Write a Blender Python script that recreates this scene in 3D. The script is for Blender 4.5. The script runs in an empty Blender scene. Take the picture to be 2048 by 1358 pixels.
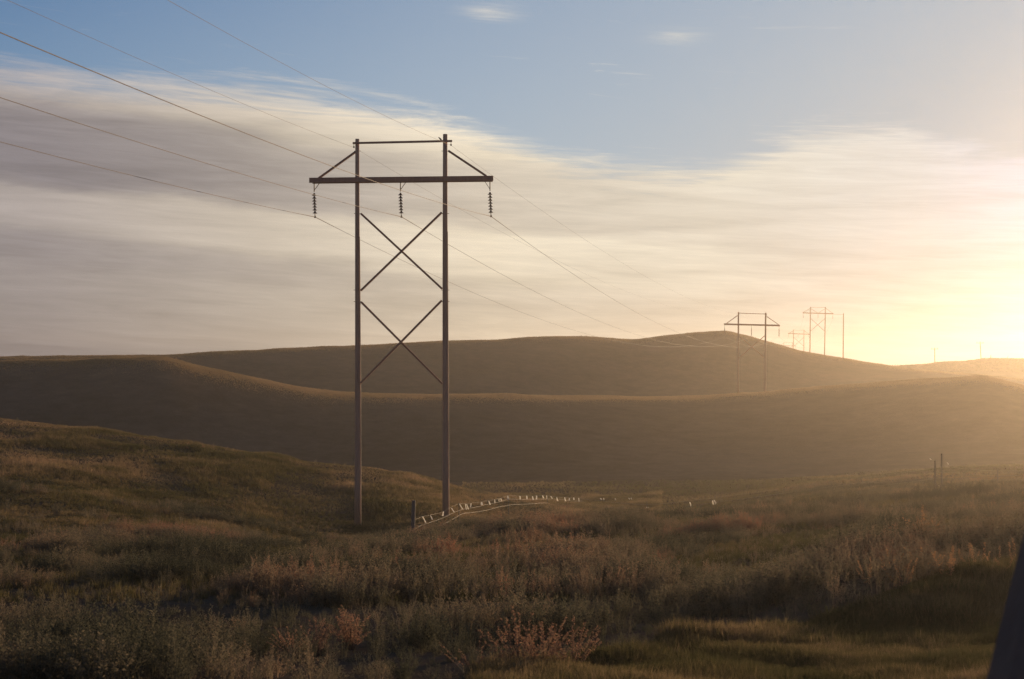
import bpy, math, random
import numpy as np
from mathutils import Vector, Matrix

R = math.radians
random.seed(7)
rng = np.random.default_rng(11)
sc = bpy.context.scene
C = sc.collection

# ------------------------------------------------------------------ camera, sky, sun, exposure
F = 2048 * 50 / 36.0          # focal length in pixels of the 2048 px wide photograph
HOR = 765.0                   # row of the horizon
PITCH = math.atan((HOR - 679) / F)
EZ = 1.7                      # eye height
SUN_AZ, SUN_EL = R(30), R(6.8)
SUN = Vector((math.sin(SUN_AZ) * math.cos(SUN_EL), math.cos(SUN_AZ) * math.cos(SUN_EL), math.sin(SUN_EL)))

cam = bpy.data.cameras.new('camera')
cam.lens, cam.sensor_width, cam.clip_start, cam.clip_end = 50, 36, 0.1, 6000
cam.dof.use_dof, cam.dof.focus_distance, cam.dof.aperture_fstop = True, 60, 4.5
cam_o = bpy.data.objects.new('camera', cam)
cam_o.location = (0, 0, EZ)
cam_o.rotation_euler = (math.pi / 2 + PITCH, 0, 0)
C.objects.link(cam_o)
sc.camera = cam_o


def nodes_of(tree):
    N, L = tree.nodes, tree.links

    def put(sock, v):
        if hasattr(v, 'is_linked') or isinstance(v, bpy.types.NodeSocket):
            L.new(v, sock)
        else:
            sock.default_value = v

    def M(op, a, b=0.0, c=0.0):
        n = N.new('ShaderNodeMath'); n.operation = op
        put(n.inputs[0], a); put(n.inputs[1], b); put(n.inputs[2], c)
        return n.outputs[0]

    def MR(v, a, b, c, d, kind='LINEAR'):
        n = N.new('ShaderNodeMapRange'); n.interpolation_type = kind
        for i, x in enumerate((v, a, b, c, d)):
            put(n.inputs[i], x)
        return n.outputs[0]

    def MIX(fac, a, b, mode='MIX'):
        n = N.new('ShaderNodeMix'); n.data_type = 'RGBA'; n.blend_type = mode
        put(n.inputs[0], fac); put(n.inputs[6], a); put(n.inputs[7], b)
        return n.outputs[2]

    def XYZ(x, y, z):
        n = N.new('ShaderNodeCombineXYZ')
        put(n.inputs[0], x); put(n.inputs[1], y); put(n.inputs[2], z)
        return n.outputs[0]

    def NOISE(vec, scale, detail=4, rough=0.55, dist=0.0):
        n = N.new('ShaderNodeTexNoise')
        if vec is not None:
            L.new(vec, n.inputs['Vector'])
        n.inputs['Scale'].default_value = scale
        n.inputs['Detail'].default_value = detail
        n.inputs['Roughness'].default_value = rough
        n.inputs['Distortion'].default_value = dist
        return n.outputs['Fac']

    def RAMP(v, stops, interp='LINEAR'):
        n = N.new('ShaderNodeValToRGB'); cr = n.color_ramp; cr.interpolation = interp
        while len(cr.elements) < len(stops):
            cr.elements.new(0.5)
        for e, (p, col) in zip(cr.elements, stops):
            e.position = p; e.color = (*col, 1)
        put(n.inputs[0], v)
        return n.outputs[0]

    def CURVE(v, pts):
        n = N.new('ShaderNodeFloatCurve'); c = n.mapping.curves[0]
        while len(c.points) < len(pts):
            c.points.new(0.5, 0.5)
        for p, (x, y) in zip(c.points, sorted(pts)):
            p.location = (x, y); p.handle_type = 'AUTO'
        n.mapping.update()
        put(n.inputs['Value'], v)
        return n.outputs[0]
    return N, L, put, M, MR, MIX, XYZ, NOISE, RAMP, CURVE


w = bpy.data.worlds.new('World')
sc.world = w
w.use_nodes = True
N, L, put, M, MR, MIX, XYZ, NOISE, RAMP, CURVE = nodes_of(w.node_tree)
N.clear()
out = N.new('ShaderNodeOutputWorld')
bg = N.new('ShaderNodeBackground')
bg.inputs['Strength'].default_value = 0.1
L.new(bg.outputs[0], out.inputs[0])
sky = N.new('ShaderNodeTexSky')
sky.sky_type = 'NISHITA'
sky.sun_disc = False
sky.sun_elevation, sky.sun_rotation = SUN_EL, SUN_AZ
sky.altitude, sky.air_density, sky.dust_density, sky.ozone_density = 600, 1.0, 0.7, 3.0
tc = N.new('ShaderNodeTexCoord')
sp = N.new('ShaderNodeSeparateXYZ')
L.new(tc.outputs['Generated'], sp.inputs[0])
DEG = 180 / math.pi
az = M('MULTIPLY', M('ARCTAN2', sp.outputs[0], sp.outputs[1]), DEG)
el = M('MULTIPLY', M('ARCSINE', sp.outputs[2]), DEG)
dot = N.new('ShaderNodeVectorMath'); dot.operation = 'DOT_PRODUCT'
L.new(tc.outputs['Generated'], dot.inputs[0]); dot.inputs[1].default_value = SUN
dl = M('MULTIPLY', M('ARCCOSINE', M('MINIMUM', dot.outputs['Value'], 1.0)), DEG)      # degrees from the sun

n_edge = NOISE(XYZ(M('MULTIPLY', az, 0.10), M('MULTIPLY', el, 0.42), 0.0), 1.0, 5, 0.55, 0.5)
n_str = NOISE(XYZ(M('MULTIPLY', az, 0.055), M('MULTIPLY', el, 0.85), 3.3), 1.0, 6, 0.6, 0.7)
n_fin = NOISE(XYZ(M('MULTIPLY', az, 0.32), M('MULTIPLY', M('ADD', el, M('MULTIPLY', az, 0.05)), 4.5), 1.7), 1.0, 5, 0.65, 1.2)
n_wsp = NOISE(XYZ(M('MULTIPLY', az, 0.16), M('MULTIPLY', M('ADD', el, M('MULTIPLY', az, 0.06)), 1.9), 7.1), 1.0, 6, 0.62, 0.9)
# upper edge of the cloud deck against the azimuth
pts = [(-180, 14), (-120, 11), (-70, 13.5), (-40, 12.6), (-19.8, 12.3), (-13, 12.1), (-9.7, 11.9), (-6.5, 11.5), (-2.5, 10.7),
       (0.5, 9.8), (3.5, 9.0), (7.5, 8.8), (10.7, 9.8), (14.3, 10.1), (17, 9.4), (20, 9.0), (35, 9.5), (60, 11), (110, 13), (180, 14)]
edge = M('MULTIPLY', CURVE(MR(az, -180, 180, 0, 1), [((a + 180) / 360, e / 20) for a, e in pts]), 20)
t = M('ADD', M('SUBTRACT', edge, el), M('MULTIPLY', M('ADD', M('SUBTRACT', n_edge, 0.5), M('ADD', M('MULTIPLY', M('SUBTRACT', n_wsp, 0.5), 1.4), M('MULTIPLY', M('SUBTRACT', n_fin, 0.5), 0.7))), 1.5))
deck = MR(t, -0.35, MR(az, -15, 5, 1.5, 1.0), 0, 1, 'SMOOTHSTEP')
thin = MR(n_wsp, 0.62, 0.8, 0, 0.35, 'SMOOTHSTEP')
thin = M('MULTIPLY', thin, MR(el, 18, 12, 0.0, 1.0, 'SMOOTHSTEP'))
for wa, we in ((-0.8, 14.7), (6.7, 13.7)):     # small torn wisps above the deck
    q1 = M('POWER', M('DIVIDE', M('SUBTRACT', az, wa), 1.0), 2.0); q2 = M('POWER', M('DIVIDE', M('SUBTRACT', el, we), 0.33), 2.0)
    thin = M('MAXIMUM', thin, M('MULTIPLY', M('EXPONENT', M('MULTIPLY', M('ADD', q1, q2), -1.0)), MR(M('ADD', M('MULTIPLY', n_wsp, 0.5), M('MULTIPLY', n_fin, 0.5)), 0.40, 0.62, 0.0, 0.42)))
mask = M('MAXIMUM', deck, thin)
cl = RAMP(M('DIVIDE', dl, 100.0), [
    (0.0, (0.75, 0.85, 1.05)), (0.08, (0.42, 0.52, 0.72)), (0.14, (0.55, 0.585, 0.60)), (0.22, (0.74, 0.70, 0.59)),
    (0.31, (0.82, 0.725, 0.565)), (0.40, (0.56, 0.49, 0.405)), (0.48, (0.41, 0.36, 0.335)), (0.68, (0.26, 0.24, 0.26)), (1.0, (0.19, 0.19, 0.23))])
# broad light and dark layers of the deck, fading out towards the sun
wob = M('ADD', M('ADD', el, M('MULTIPLY', az, 0.09)), M('MULTIPLY', M('SUBTRACT', n_edge, 0.5), 2.2))
band = CURVE(MR(wob, 0, 14, 0, 1), [(0, 0.22), (0.07, 0.40), (0.17, 0.40), (0.25, 0.32), (0.34, 0.60), (0.40, 0.58), (0.47, 0.16), (0.58, 0.18),
                                      (0.65, 0.50), (0.72, 0.92), (0.80, 1.0), (1, 1.0)])
band = M('SUBTRACT', band, 0.5)
amp = MR(dl, 14, 50, 0.06, 0.75, 'SMOOTHSTEP')
cl = MIX(M('MULTIPLY', M('MAXIMUM', M('MULTIPLY', band, -1.0), 0.0), MR(dl, 16, 42, 0.1, 1.1)), cl, (0.225, 0.215, 0.285, 1))
fac = M('ADD', M('ADD', MR(el, 0, 6.5, MR(dl, 12, 40, 0.45, 0.84), MR(dl, 10, 22, 0.94, 1.0)), M('MULTIPLY', band, amp)),
        M('ADD', M('MULTIPLY', M('SUBTRACT', n_str, 0.5), MR(dl, 8, 45, 0.5, 0.36)), M('ADD', M('MULTIPLY', M('SUBTRACT', n_wsp, 0.5), 0.42), M('MULTIPLY', M('SUBTRACT', n_fin, 0.5), 0.22))))
cl = MIX(1.0, cl, XYZ(fac, fac, fac), 'MULTIPLY')
cl10 = MIX(1.0, cl, (10, 10, 10, 1), 'MULTIPLY')            # the Background strength is 0.1
veil = M('MINIMUM', M('ADD', MR(dl, 52, 14, 0.02, 0.84), MR(el, 15, 8, 0.0, 0.24)), 0.97)                             # thin high veil, denser towards the sun
clear = MIX(veil, MIX(1.0, sky.outputs[0], (0.84, 0.98, 1.16, 1), 'MULTIPLY'), MIX(MR(dl, 34, 13, 0, 1), (4.6, 5.15, 5.45, 1), (3.5, 4.25, 4.9, 1)))
L.new(MIX(mask, clear, cl10), bg.inputs['Color'])

sun = bpy.data.lights.new('sun', 'SUN')
sun.energy, sun.angle, sun.color = 5.0, R(0.5), (1.0, 0.70, 0.42)
sun_o = bpy.data.objects.new('sun', sun)
sun_o.rotation_euler = SUN.to_track_quat('Z', 'Y').to_euler()
sun_o.location = (60, 60, 60)
C.objects.link(sun_o)

cy0 = sc.cycles
cy0.use_denoising, cy0.denoiser, cy0.denoising_prefilter = True, 'OPENIMAGEDENOISE', 'NONE'
vs = sc.view_settings
vs.view_transform, vs.look, vs.exposure, vs.gamma = 'Standard', 'None', 0.0, 1.0
vs.use_curve_mapping = False
cy = sc.cycles
cy.max_bounces, cy.diffuse_bounces, cy.glossy_bounces, cy.transmission_bounces, cy.volume_bounces, cy.transparent_max_bounces = 6, 2, 2, 3, 0, 8

# ------------------------------------------------------------------ helpers


def at(u, y, d):
    """point seen at pixel (u, y) of the photograph, d metres ahead"""
    cz = (679 - y) / F
    Y = math.cos(PITCH) - math.sin(PITCH) * cz
    Z = math.sin(PITCH) + math.cos(PITCH) * cz
    return Vector(((u - 1024) / F * d / Y, d, EZ + Z * d / Y))


def zat(y, d):
    cz = (679 - np.asarray(y, float)) / F
    return EZ + d * (math.sin(PITCH) + math.cos(PITCH) * cz) / (math.cos(PITCH) - math.sin(PITCH) * cz)


def tag(o, label=None, cat=None, group=None, kind=None):
    if label: o['label'] = label
    if cat: o['category'] = cat
    if group: o['group'] = group
    if kind: o['kind'] = kind
    return o


def empty(name, loc, rz=0.0):
    o = bpy.data.objects.new(name, None)
    o.location = loc; o.rotation_euler = (0, 0, rz); o.empty_display_size = 0.3
    C.objects.link(o)
    return o


class MB:
    """collects simple solids and links them as ONE mesh object"""
    def __init__(self):
        self.v, self.f = [], []

    def add(self, v, f):
        b = len(self.v)
        self.v += [tuple(p) for p in v]
        self.f += [tuple(i + b for i in q) for q in f]

    def beam(self, a, b, w, h, up=(0, 0, 1)):
        a, b = Vector(a), Vector(b)
        t = (b - a).normalized()
        u = Vector(up)
        s = t.cross(u)
        if s.length < 1e-4:
            s = t.cross(Vector((0, 1, 0)))
        s.normalize(); n = s.cross(t).normalized()
        c = min(w, h) * 0.12
        prof = [(-w / 2 + c, -h / 2), (w / 2 - c, -h / 2), (w / 2, -h / 2 + c), (w / 2, h / 2 - c), (w / 2 - c, h / 2), (-w / 2 + c, h / 2), (-w / 2, h / 2 - c), (-w / 2, -h / 2 + c)]
        v = [p + s * x + n * y for p in (a, b) for x, y in prof]
        f = [(i, (i + 1) % 8, 8 + (i + 1) % 8, 8 + i) for i in range(8)] + [tuple(range(7, -1, -1)), tuple(range(8, 16))]
        self.add(v, f)

    def tube(self, pts, rad, n=6, cap=True):
        pts = [Vector(p) for p in pts]
        rs = rad if isinstance(rad, (list, tuple)) else [rad] * len(pts)
        v = []
        for i, p in enumerate(pts):
            t = (pts[min(i + 1, len(pts) - 1)] - pts[max(i - 1, 0)]).normalized()
            ref = Vector((0, 0, 1)) if abs(t.z) < 0.9 else Vector((1, 0, 0))
            s = t.cross(ref).normalized(); q = s.cross(t)
            for k in range(n):
                a = 2 * math.pi * k / n
                v.append(p + (s * math.cos(a) + q * math.sin(a)) * rs[i])
        f = []
        for i in range(len(pts) - 1):
            for k in range(n):
                k2 = (k + 1) % n
                f.append((i * n + k, i * n + k2, (i + 1) * n + k2, (i + 1) * n + k))
        if cap:
            f.append(tuple(range(n - 1, -1, -1)))
            f.append(tuple(range((len(pts) - 1) * n, len(pts) * n)))
        self.add(v, f)

    def lathe(self, prof, origin, n=14):
        o = Vector(origin)
        v = [o + Vector((r * math.cos(2 * math.pi * k / n), r * math.sin(2 * math.pi * k / n), z)) for r, z in prof for k in range(n)]
        f = [(i * n + k, i * n + (k + 1) % n, (i + 1) * n + (k + 1) % n, (i + 1) * n + k) for i in range(len(prof) - 1) for k in range(n)]
        f += [tuple(range(n - 1, -1, -1)), tuple(range((len(prof) - 1) * n, len(prof) * n))]
        self.add(v, f)

    def build(self, name, mat, parent=None, smooth=False):
        me = bpy.data.meshes.new(name)
        me.from_pydata(self.v, [], self.f)
        me.materials.append(mat)
        if smooth:
            me.polygons.foreach_set('use_smooth', [True] * len(me.polygons))
        me.update()
        o = bpy.data.objects.new(name, me)
        C.objects.link(o)
        if parent:
            o.parent = parent
        return o


def _hash(ix, iy, s):
    h = (ix.astype(np.int64) * 374761393 + iy.astype(np.int64) * 668265263 + s * 974634777) & 0xFFFFFFFF
    h = ((h ^ (h >> 13)) * 1274126177) & 0xFFFFFFFF
    return ((h ^ (h >> 16)) & 0xFFFF) / 65535.0


def vnoise(x, y, s=0):
    ix, iy = np.floor(x), np.floor(y)
    fx, fy = x - ix, y - iy
    fx, fy = fx * fx * (3 - 2 * fx), fy * fy * (3 - 2 * fy)
    a, b = _hash(ix, iy, s), _hash(ix + 1, iy, s)
    c, d = _hash(ix, iy + 1, s), _hash(ix + 1, iy + 1, s)
    return (a + (b - a) * fx) * (1 - fy) + (c + (d - c) * fx) * fy


def fbm(x, y, scale, octv=4, s=0):
    r, a, tot = 0, 1.0, 0
    x, y = np.asarray(x, float) / scale, np.asarray(y, float) / scale
    for i in range(octv):
        r = r + a * vnoise(x, y, s + i * 17); tot += a
        a *= 0.5; x, y = x * 2.03 + 13.1, y * 2.03 - 7.7
    return r / tot

# ------------------------------------------------------------------ materials


def new_mat(name):
    m = bpy.data.materials.new(name); m.use_nodes = True
    h = nodes_of(m.node_tree)
    h[0].clear()
    o = h[0].new('ShaderNodeOutputMaterial')
    return m, h, o


def mat_wood(name, c1, c2, rough=0.85, stretch=9):
    m, (N, L, put, M, MR, MIX, XYZ, NOISE, RAMP, CURVE), o = new_mat(name)
    tc = N.new('ShaderNodeTexCoord')
    mp = N.new('ShaderNodeMapping'); mp.inputs['Scale'].default_value = (stretch, stretch, 0.5)
    L.new(tc.outputs['Object'], mp.inputs[0])
    n = NOISE(mp.outputs[0], 2.2, 6, 0.65)
    n2 = NOISE(tc.outputs['Object'], 0.7, 3)
    col = RAMP(M('ADD', M('MULTIPLY', n, 0.7), M('MULTIPLY', n2, 0.3)), [(0.3, c1), (0.7, c2)])
    b = N.new('ShaderNodeBsdfPrincipled')
    L.new(col, b.inputs['Base Color']); b.inputs['Roughness'].default_value = rough
    b.inputs['Specular IOR Level'].default_value = 0.25
    bp = N.new('ShaderNodeBump'); bp.inputs['Strength'].default_value = 0.4; bp.inputs['Distance'].default_value = 0.02
    L.new(n, bp.inputs['Height']); L.new(bp.outputs[0], b.inputs['Normal'])
    L.new(b.outputs[0], o.inputs[0])
    return m


def mat_plain(name, col, rough=0.5, metal=0.0, var=0.25, scale=20):
    m, (N, L, put, M, MR, MIX, XYZ, NOISE, RAMP, CURVE), o = new_mat(name)
    tc = N.new('ShaderNodeTexCoord')
    n = NOISE(tc.outputs['Object'], scale, 3)
    c = RAMP(n, [(0.3, tuple(x * (1 - var) for x in col)), (0.7, tuple(min(1, x * (1 + var)) for x in col))])
    b = N.new('ShaderNodeBsdfPrincipled')
    L.new(c, b.inputs['Base Color']); b.inputs['Roughness'].default_value = rough; b.inputs['Metallic'].default_value = metal
    L.new(b.outputs[0], o.inputs[0])
    return m


def leaf_shader(N, L, col, o, trans=0.45, boost=1.0):
    d = N.new('ShaderNodeBsdfDiffuse'); L.new(col, d.inputs[0])
    tr = N.new('ShaderNodeBsdfTranslucent'); L.new(col, tr.inputs[0])
    mx = N.new('ShaderNodeMixShader'); mx.inputs[0].default_value = trans
    L.new(d.outputs[0], mx.inputs[1]); L.new(tr.outputs[0], mx.inputs[2])
    L.new(mx.outputs[0], o.inputs[0])


PLANT_RAMP = [(0.0, (0.052, 0.054, 0.038)), (0.25, (0.105, 0.098, 0.066)), (0.5, (0.19, 0.152, 0.102)), (0.75, (0.255, 0.168, 0.110)), (1.0, (0.34, 0.155, 0.10))]
GRASS_RAMP = [(0.0, (0.060, 0.060, 0.026)), (0.35, (0.12, 0.098, 0.045)), (0.7, (0.25, 0.175, 0.095)), (1.0, (0.34, 0.225, 0.13))]


def mat_leaf(name, ramp, trans, const=None):
    m, (N, L, put, M, MR, MIX, XYZ, NOISE, RAMP, CURVE), o = new_mat(name)
    if const is None:
        a = N.new('ShaderNodeAttribute'); a.attribute_type = 'INSTANCER'; a.attribute_name = 'tint'
        v = a.outputs['Fac']
    else:
        v = const
    g = N.new('ShaderNodeNewGeometry')
    rnd = g.outputs['Random Per Island']
    v = M('ADD', v, M('MULTIPLY', M('SUBTRACT', rnd, 0.5), 0.22))
    leaf_shader(N, L, RAMP(v, ramp), o, trans)
    return m


m_weed = mat_leaf('weed_leaf', PLANT_RAMP, 0.5)
m_grass = mat_leaf('grass_blade', GRASS_RAMP, 0.5)
m_russet = mat_leaf('russet_leaf', PLANT_RAMP, 0.5, 0.82)
m_orange = mat_leaf('orange_leaf', [(0, (0.30, 0.17, 0.09)), (1, (0.42, 0.235, 0.125))], 0.6, 0.5)
m_olive = mat_leaf('olive_leaf', PLANT_RAMP, 0.4, 0.36)
m_stem = mat_plain('weed_stem', (0.11, 0.07, 0.045), 0.8)
m_pole = mat_wood('weathered_pole', (0.30, 0.155, 0.105), (0.50, 0.285, 0.20))
m_arm = mat_wood('treated_timber', (0.25, 0.115, 0.080), (0.42, 0.21, 0.15), stretch=4)
m_post = mat_wood('old_post', (0.09, 0.07, 0.062), (0.18, 0.145, 0.125))
m_dark = mat_wood('dark_post', (0.115, 0.070, 0.050), (0.19, 0.12, 0.088))
m_iron = mat_plain('rusty_iron', (0.10, 0.065, 0.05), 0.6, 0.6)
m_porc = mat_plain('brown_porcelain', (0.10, 0.045, 0.035), 0.35)
m_wire = mat_plain('aluminium_strand', (0.17, 0.13, 0.105), 0.65, 0.0)
m_wire.node_tree.nodes['Principled BSDF'].inputs['Specular IOR Level'].default_value = 0.28
m_steel = mat_plain('galvanised_wire', (0.22, 0.19, 0.15), 0.6, 0.2)
m_bird = mat_plain('bird_feathers', (0.06, 0.05, 0.045), 0.8)
m_tpost = mat_plain('steel_post', (0.07, 0.075, 0.065), 0.6, 0.4)

m_flag, (N_, L_, *_r), o_ = new_mat('white_vinyl')
rgb = N_.new('ShaderNodeRGB'); rgb.outputs[0].default_value = (0.9, 0.86, 0.78, 1)
leaf_shader(N_, L_, rgb.outputs[0], o_, 0.6)

m_ground, (N, L, put, M, MR, MIX, XYZ, NOISE, RAMP, CURVE), o_ = new_mat('grassy_ground')
geo = N.new('ShaderNodeNewGeometry')
P = geo.outputs['Position']
n1 = NOISE(P, 0.035, 4, 0.6)
n2 = NOISE(P, 0.5, 6, 0.7)
n3 = NOISE(P, 3.5, 5, 0.7)
n4 = NOISE(P, 0.13, 4, 0.65, 0.8)
v = M('ADD', M('ADD', M('MULTIPLY', n1, 0.28), M('MULTIPLY', n4, 0.24)), M('ADD', M('MULTIPLY', n2, 0.3), M('MULTIPLY', n3, 0.2)))
gc = RAMP(v, [(0.34, (0.050, 0.038, 0.029)), (0.45, (0.085, 0.062, 0.042)), (0.55, (0.125, 0.086, 0.060)), (0.67, (0.18, 0.118, 0.082))])
b = N.new('ShaderNodeBsdfDiffuse'); b.inputs['Roughness'].default_value = 0.6
L.new(gc, b.inputs[0])
bp = N.new('ShaderNodeBump'); bp.inputs['Strength'].default_value = 0.5; bp.inputs['Distance'].default_value = 0.1
L.new(M('ADD', n3, M('MULTIPLY', n2, 1.2)), bp.inputs['Height']); L.new(bp.outputs[0], b.inputs['Normal'])
L.new(b.outputs[0], o_.inputs[0])

# ------------------------------------------------------------------ the land: one sheet, ridges at their own distances


def pchip(xk, yk, xq):
    h = np.diff(xk); dlt = np.diff(yk) / h
    m = np.zeros(len(xk))
    for i in range(1, len(xk) - 1):
        if dlt[i - 1] * dlt[i] > 0:
            w1, w2 = 2 * h[i] + h[i - 1], h[i] + 2 * h[i - 1]
            m[i] = (w1 + w2) / (w1 / dlt[i - 1] + w2 / dlt[i])
    m[0], m[-1] = dlt[0], dlt[-1]
    i = np.clip(np.searchsorted(xk, xq) - 1, 0, len(xk) - 2)
    t = np.clip((xq - xk[i]) / h[i], 0, 1)
    return (yk[i] * (1 + 2 * t) * (1 - t) ** 2 + m[i] * h[i] * t * (1 - t) ** 2 + yk[i + 1] * t * t * (3 - 2 * t) + m[i + 1] * h[i] * t * t * (t - 1))


def crv(pairs):
    a = np.array(pairs, float)
    return lambda u: pchip(a[:, 0], a[:, 1], np.array([min(max(u, a[0, 0]), a[-1, 0])]))[0]


r2d = crv([(-200, 205), (0, 205), (310, 205), (700, 205), (1000, 212), (1500, 232), (1960, 212), (2048, 205), (2300, 200)])
r2y = crv([(-200, 730), (0, 722), (170, 720), (240, 717), (320, 716), (400, 735), (500, 757), (600, 777), (700, 788), (800, 790), (1000, 791), (1200, 793),
           (1400, 792), (1500, 787), (1600, 777), (1700, 770), (1800, 762), (1900, 756), (1960, 754), (1995, 760), (2048, 774), (2300, 800)])
r3d = crv([(-200, 265), (0, 268), (600, 300), (1150, 330), (1450, 335), (1700, 335), (1880, 320), (1990, 315), (2300, 320)])
r3y = crv([(-200, 714), (0, 713), (320, 711), (450, 705), (600, 697), (750, 690), (900, 684), (1000, 680), (1090, 674), (1150, 673), (1260, 678), (1350, 668),
           (1420, 661.5), (1450, 661), (1480, 668), (1560, 690), (1600, 702), (1700, 720), (1800, 735), (1880, 743), (1990, 753), (2048, 760), (2300, 778)])
r4y = crv([(-200, 748), (1700, 746), (1790, 733), (1850, 729), (1880, 725), (1930, 722.5), (1970, 717.5), (2048, 718), (2300, 722)])
r1d = crv([(-200, 106), (0, 104), (200, 101), (420, 98), (600, 96), (770, 95), (880, 96), (960, 96), (1100, 92), (1300, 86), (2300, 85)])
r1z = crv([(-200, zat(822, 106)), (0, zat(837, 104)), (200, zat(862, 101)), (420, zat(891, 98)), (600, zat(922, 96)), (770, zat(944, 95)), (880, zat(968, 96)),
           (960, zat(985, 96)), (1060, zat(1002, 93)), (1160, EZ - 8.0), (1300, EZ - 7.9), (1700, EZ - 6.5), (2048, EZ - 5.9), (2300, EZ - 5.7)])
s2 = crv([(-200, -2.55), (1500, -2.55), (1800, -2.55), (2300, -2.5)])
s3 = crv([(-200, -2.72), (1500, -2.72), (1800, -2.68), (2300, -2.62)])
s4 = crv([(-200, -2.93), (1500, -2.93), (1800, -2.46), (2300, -2.34)])
s5 = crv([(-200, -3.75), (1300, -3.75), (1750, -3.3), (2300, -3.2)])
s6 = crv([(-200, -5.0), (0, -5.0), (400, -5.55), (716, -5.85), (1000, -5.2), (1400, -4.9), (2048, -4.4), (2300, -4.3)])
s7 = crv([(-200, -4.6), (0, -4.75), (400, -6.1), (716, -7.25), (890, -6.75), (1000, -7.0), (1300, -6.5), (1700, -5.7), (2048, -5.1), (2300, -5.0)])
s9 = crv([(-200, -8), (0, -8.2), (600, -9.5), (1000, -9.7), (1300, -9.4), (1700, -8.0), (2048, -7.0), (2300, -7)])
s10 = crv([(-200, -9), (0, -9.0), (600, -10), (1000, -9.85), (1400, -9.7), (1700, -9.0), (2048, -8.0), (2300, -8)])
s15 = crv([(-200, 3.0), (1500, 3.0), (1640, 3.4), (1900, -0.5), (2300, -1)])


def column(u):
    k = [(0, EZ - 1.7), (4.5, EZ - 1.75), (13.0, EZ + s2(u)), (14.6, EZ + s3(u)), (17.6, EZ + s4(u)), (30, EZ + s5(u)), (50, EZ + s6(u)), (68, EZ + s7(u)),
         (r1d(u), r1z(u)), (118, EZ + s9(u)), (142, EZ + s10(u))]
    d2 = r2d(u); z2 = float(zat(r2y(u), d2)); d3 = r3d(u); z3 = float(zat(r3y(u), d3))
    k += [(d2, z2), (d2 + 28, min(z2 - 2.5, z3 - 3)), (d3, z3), (d3 + 40, z3 - 3.5), (400, float(zat(r4y(u), 400))), (450, float(zat(r4y(u), 400)) - 3), (620, EZ + 1.5), (740, EZ + 0.5), (960, EZ - 1)]
    return np.array(k, float)


def smooth01(x, a, b):
    t = np.clip((x - a) / (b - a), 0, 1)
    return t * t * (3 - 2 * t)


A_ARR = np.concatenate([np.linspace(-180, -36, 70)[:-1], np.linspace(-36, 36, 560), np.linspace(36, 180, 70)[1:]])
R_ARR = np.concatenate([[0.0], np.geomspace(0.8, 790, 440)])
ZG = np.zeros((len(A_ARR), len(R_ARR)))
for i, a in enumerate(A_ARR):
    ac = max(-24, min(24, a))
    k = column(1024 + F * math.tan(R(ac)))
    ZG[i] = pchip(k[:, 0] / math.cos(R(ac)), k[:, 1], R_ARR)
AA, RR = np.meshgrid(np.radians(A_ARR), R_ARR, indexing='ij')
GX, GY = RR * np.sin(AA), RR * np.cos(AA)
wback = smooth01(np.abs(AA), R(60), R(115))
ZG = ZG * (1 - wback) + wback * (0.0 - 0.004 * RR)
far = smooth01(RR, 5, 60)
ZG += (fbm(GX, GY, 7.0, 3, 3) - 0.5) * 0.45 * smooth01(RR, 4, 30) + (fbm(GX, GY, 1.8, 2, 9) - 0.5) * 0.16 * smooth01(RR, 4, 14) * (1 - smooth01(RR, 120, 200))
ZG += (fbm(GX, GY, 38.0, 3, 21) - 0.5) * 0.9 * smooth01(RR, 100, 200) * (1 - smooth01(RR, 360, 420))


def height(x, y):
    x, y = np.asarray(x, float), np.asarray(y, float)
    a = np.degrees(np.arctan2(x, y)); r = np.hypot(x, y)
    ai = np.interp(a, A_ARR, np.arange(len(A_ARR))); ri = np.interp(r, R_ARR, np.arange(len(R_ARR)))
    i0 = np.clip(np.floor(ai).astype(int), 0, len(A_ARR) - 2); j0 = np.clip(np.floor(ri).astype(int), 0, len(R_ARR) - 2)
    fa, fr = ai - i0, ri - j0
    return (ZG[i0, j0] * (1 - fa) + ZG[i0 + 1, j0] * fa) * (1 - fr) + (ZG[i0, j0 + 1] * (1 - fa) + ZG[i0 + 1, j0 + 1] * fa) * fr


def h1(x, y):
    return float(height(np.array([x]), np.array([y]))[0])


na, nr = ZG.shape
me = bpy.data.meshes.new('grassland')
co = np.stack([GX, GY, ZG], -1).reshape(-1, 3)
ii, jj = np.meshgrid(np.arange(na - 1), np.arange(nr - 1), indexing='ij')
q = np.stack([ii * nr + jj, ii * nr + jj + 1, (ii + 1) * nr + jj + 1, (ii + 1) * nr + jj], -1).reshape(-1, 4)
q = q[:, ::-1]
q = q[np.arange(len(q)) % (nr - 1) != 0]          # the innermost ring would be slivers at one point
me.vertices.add(len(co)); me.vertices.foreach_set('co', co.ravel())
me.loops.add(q.size); me.loops.foreach_set('vertex_index', np.ascontiguousarray(q).ravel())
me.polygons.add(len(q)); me.polygons.foreach_set('loop_start', np.arange(0, q.size, 4)); me.polygons.foreach_set('loop_total', np.full(len(q), 4))
me.polygons.foreach_set('use_smooth', np.ones(len(q), bool))
me.update(calc_edges=True); me.validate()
me.materials.append(m_ground)
land = bpy.data.objects.new('hills', me)
C.objects.link(land)
tag(land, kind='structure')

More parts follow.
